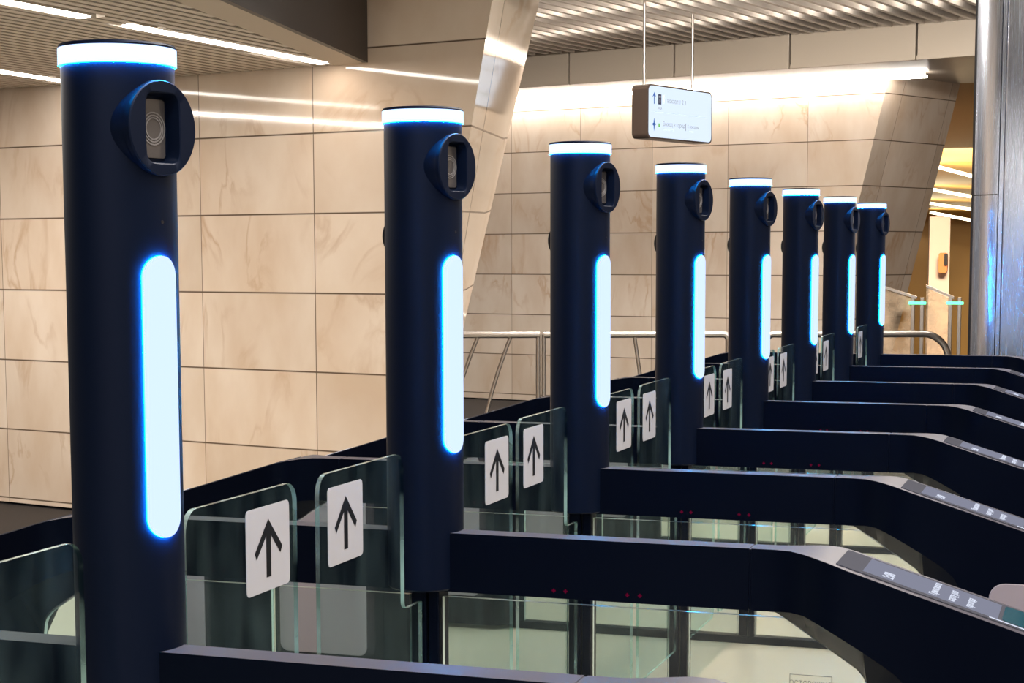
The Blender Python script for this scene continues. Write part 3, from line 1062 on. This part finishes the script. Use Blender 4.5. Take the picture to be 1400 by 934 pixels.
for (pa, pb), lab in zip(FAR_ENDS, FL_LAB):
    bm = bmesh.new()
    a, b = Vector(pa), Vector(pb)
    d = (b - a).normalized()
    q = Vector((-d.y, d.x, 0)).normalized()
    h = d.cross(q).normalized()
    if h.z < 0: h = -h
    b = a + d * ((b - a).length + .35)
    va = [bm.verts.new(a + q * x + h * z) for x, z in ((-.05, 0), (.05, 0), (.05, .03), (-.05, .03))]
    vb = [bm.verts.new(b + q * x + h * z) for x, z in ((-.05, 0), (.05, 0), (.05, .03), (-.05, .03))]
    for k in range(4):
        bm.faces.new((va[k], va[(k + 1) % 4], vb[(k + 1) % 4], vb[k]))
    bm.faces.new(va[::-1]); bm.faces.new(vb)
    tag(obj('strip_lamp', bm, LAMP_FAR), lab, 'strip lamp', 'warm strip lamps over the far gates')
# ceiling of the far hall steps down with the lamps
bm = bmesh.new()
prof = [(16.0, 3.26)] + [(a[1], a[2] + .06) for a, b in FAR_ENDS] + [(25.5, 1.95)]
lo = [[bm.verts.new((x, y, z)) for x in (-3.4, 2.8)] for y, z in prof]
hi = [[bm.verts.new((x, y, z + .1)) for x in (-3.4, 2.8)] for y, z in prof]
for k in range(len(prof) - 1):
    bm.faces.new((lo[k][0], lo[k + 1][0], lo[k + 1][1], lo[k][1]))
    bm.faces.new((hi[k][0], hi[k][1], hi[k + 1][1], hi[k + 1][0]))
struct(obj('ceiling_far', bm, GOLD))

FAR_GLASS = glass('far_glass', (0.93, 0.90, 0.84), refl=0.6, haze=0.9, haze_col=(0.85, 0.66, 0.48))
for (x0, x1, y0, lab) in ((-.78, -.44, 15.06, 'far glass fare gate with green light beside the leaning pier end'),
                          (-.36, -.10, 15.14, 'far glass fare gate with green light beside the steel pillar')):
    t = thing('far_fare_gate', lab, 'fare gate', (x0, y0, 0), 0, 'glass fare gates beyond the railing')
    Lg = x1 - x0
    bm = bmesh.new()
    add_prism(bm, [(0, .05), (Lg - .05, .05), (Lg - .05, 1.13), (0, 1.235)], lambda u, v, w: (u, w, v), -.006, .006)
    obj('glass_panel', bm, FAR_GLASS, t)
    bm = bmesh.new()
    add_prism(bm, [(0, 1.235), (Lg, 1.125), (Lg, 1.150), (0, 1.26)], lambda u, v, w: (u, w, v), -.03, .03)
    obj('top_rail', bm, STEEL_TUBE, t)
    for u in (Lg - .05, Lg + .035):
        bm = bmesh.new()
        add_box(bm, u, u + .035, -.025, .025, 0, 1.14)
        obj('post', bm, STEEL_TUBE, t, bevel=.004)
    bm = bmesh.new()
    add_box(bm, Lg - .07, Lg + .09, -.035, -.026, 1.075, 1.10)
    obj('green_indicator', bm, GREEN_LED, t)

# the hall's other walls, on the camera's side
for nm, pts in (('wall_right', [(6.95, -6.6, 0), (6.95, 22, 0), (6.95, 22, 3.95), (6.95, -6.6, 3.95)]),
                ('wall_front', [(-9, -6.6, 0), (6.95, -6.6, 0), (6.95, -6.6, 3.95), (-9, -6.6, 3.95)])):
    bm = bmesh.new()
    uvl = bm.loops.layers.uv.new('UVMap')
    L_ = (Vector(pts[1]) - Vector(pts[0])).length
    quad_uv(bm, uvl, pts, ((0, 0), (L_, 0), (L_, 3.95), (0, 3.95)))
    struct(obj(nm, bm, MARBLE_B))

# ------------------------------------------------------------------ light
world = bpy.data.worlds.new('world')
SC.world = world
world.use_nodes = True
bg = world.node_tree.nodes['Background']
bg.inputs[0].default_value = (0.95, 0.90, 0.86, 1)
bg.inputs[1].default_value = 0.22

def area(name, loc, dirv, sx, sy, power, color=(1.0, 0.92, 0.82), rz=0.0):
    l = bpy.data.lights.new(name, 'AREA')
    l.shape = 'RECTANGLE'
    l.size = sx
    l.size_y = sy
    l.energy = power
    l.color = color
    o = link(bpy.data.objects.new(name, l))
    o.location = loc
    o.rotation_euler = Vector(dirv).to_track_quat('-Z', 'Y').to_euler()
    return o
# unseen area lights added to brighten the hall, under both ceilings, outside the frame
area('hall_fill', (0.8, 1.0, 3.45), (0, 0, -1), .25, 5.0, 240)
area('hall_fill', (0.9, 7.0, 3.45), (0, 0, -1), .25, 5.0, 240)
area('hall_fill', (-1.2, 9.0, 3.45), (0.0, 0.7, -1), 2.4, .25, 330)  # tilted light added to brighten the back wall
area('hall_fill', (3.6, 3.0, 3.45), (0, 0, -1), .25, 6.0, 220)
area('hall_fill', (3.4, -3.2, 3.45), (0, 0, -1), .25, 4.0, 160)
area('hall_fill', (0.4, -4.6, 3.45), (0, 0, -1), 4.0, .25, 300)  # added on the camera's side to brighten what the steel pillar mirrors
area('low_ceiling_fill', (-3.6, 1.6, 2.54), (0, 0, -1), .12, 2.6, 120)  # extra unseen light added below the low ceiling
area('low_ceiling_fill', (-5.6, 4.6, 2.54), (0, 0, -1), .12, 2.6, 120)
for nn_ in (-2.2, -3.3, -4.4):
    area('void_lamp', tuple(PB - W * 2.5 + NB * nn_ + Vector((0, 0, 3.665))), (0, 0, -1), 9.0, .08, 150).rotation_euler = (0, 0, math.radians(-13))
area('far_hall_fill', (-0.2, 17.6, 2.6), (0, 0.3, -1), 1.0, 1.0, 420, (1.0, 0.82, 0.6))  # unseen warm light added to brighten the far concourse

SC.view_settings.view_transform = 'Standard'
SC.view_settings.look = 'None'
SC.view_settings.gamma = 1
SC.view_settings.use_curve_mapping = False
SC.view_settings.exposure = 0.0
SC.cycles.use_denoising = True
SC.cycles.max_bounces = 10
SC.cycles.transparent_max_bounces = 48
SC.cycles.caustics_reflective = False
SC.cycles.caustics_refractive = False
SC.cycles.sample_clamp_indirect = 6
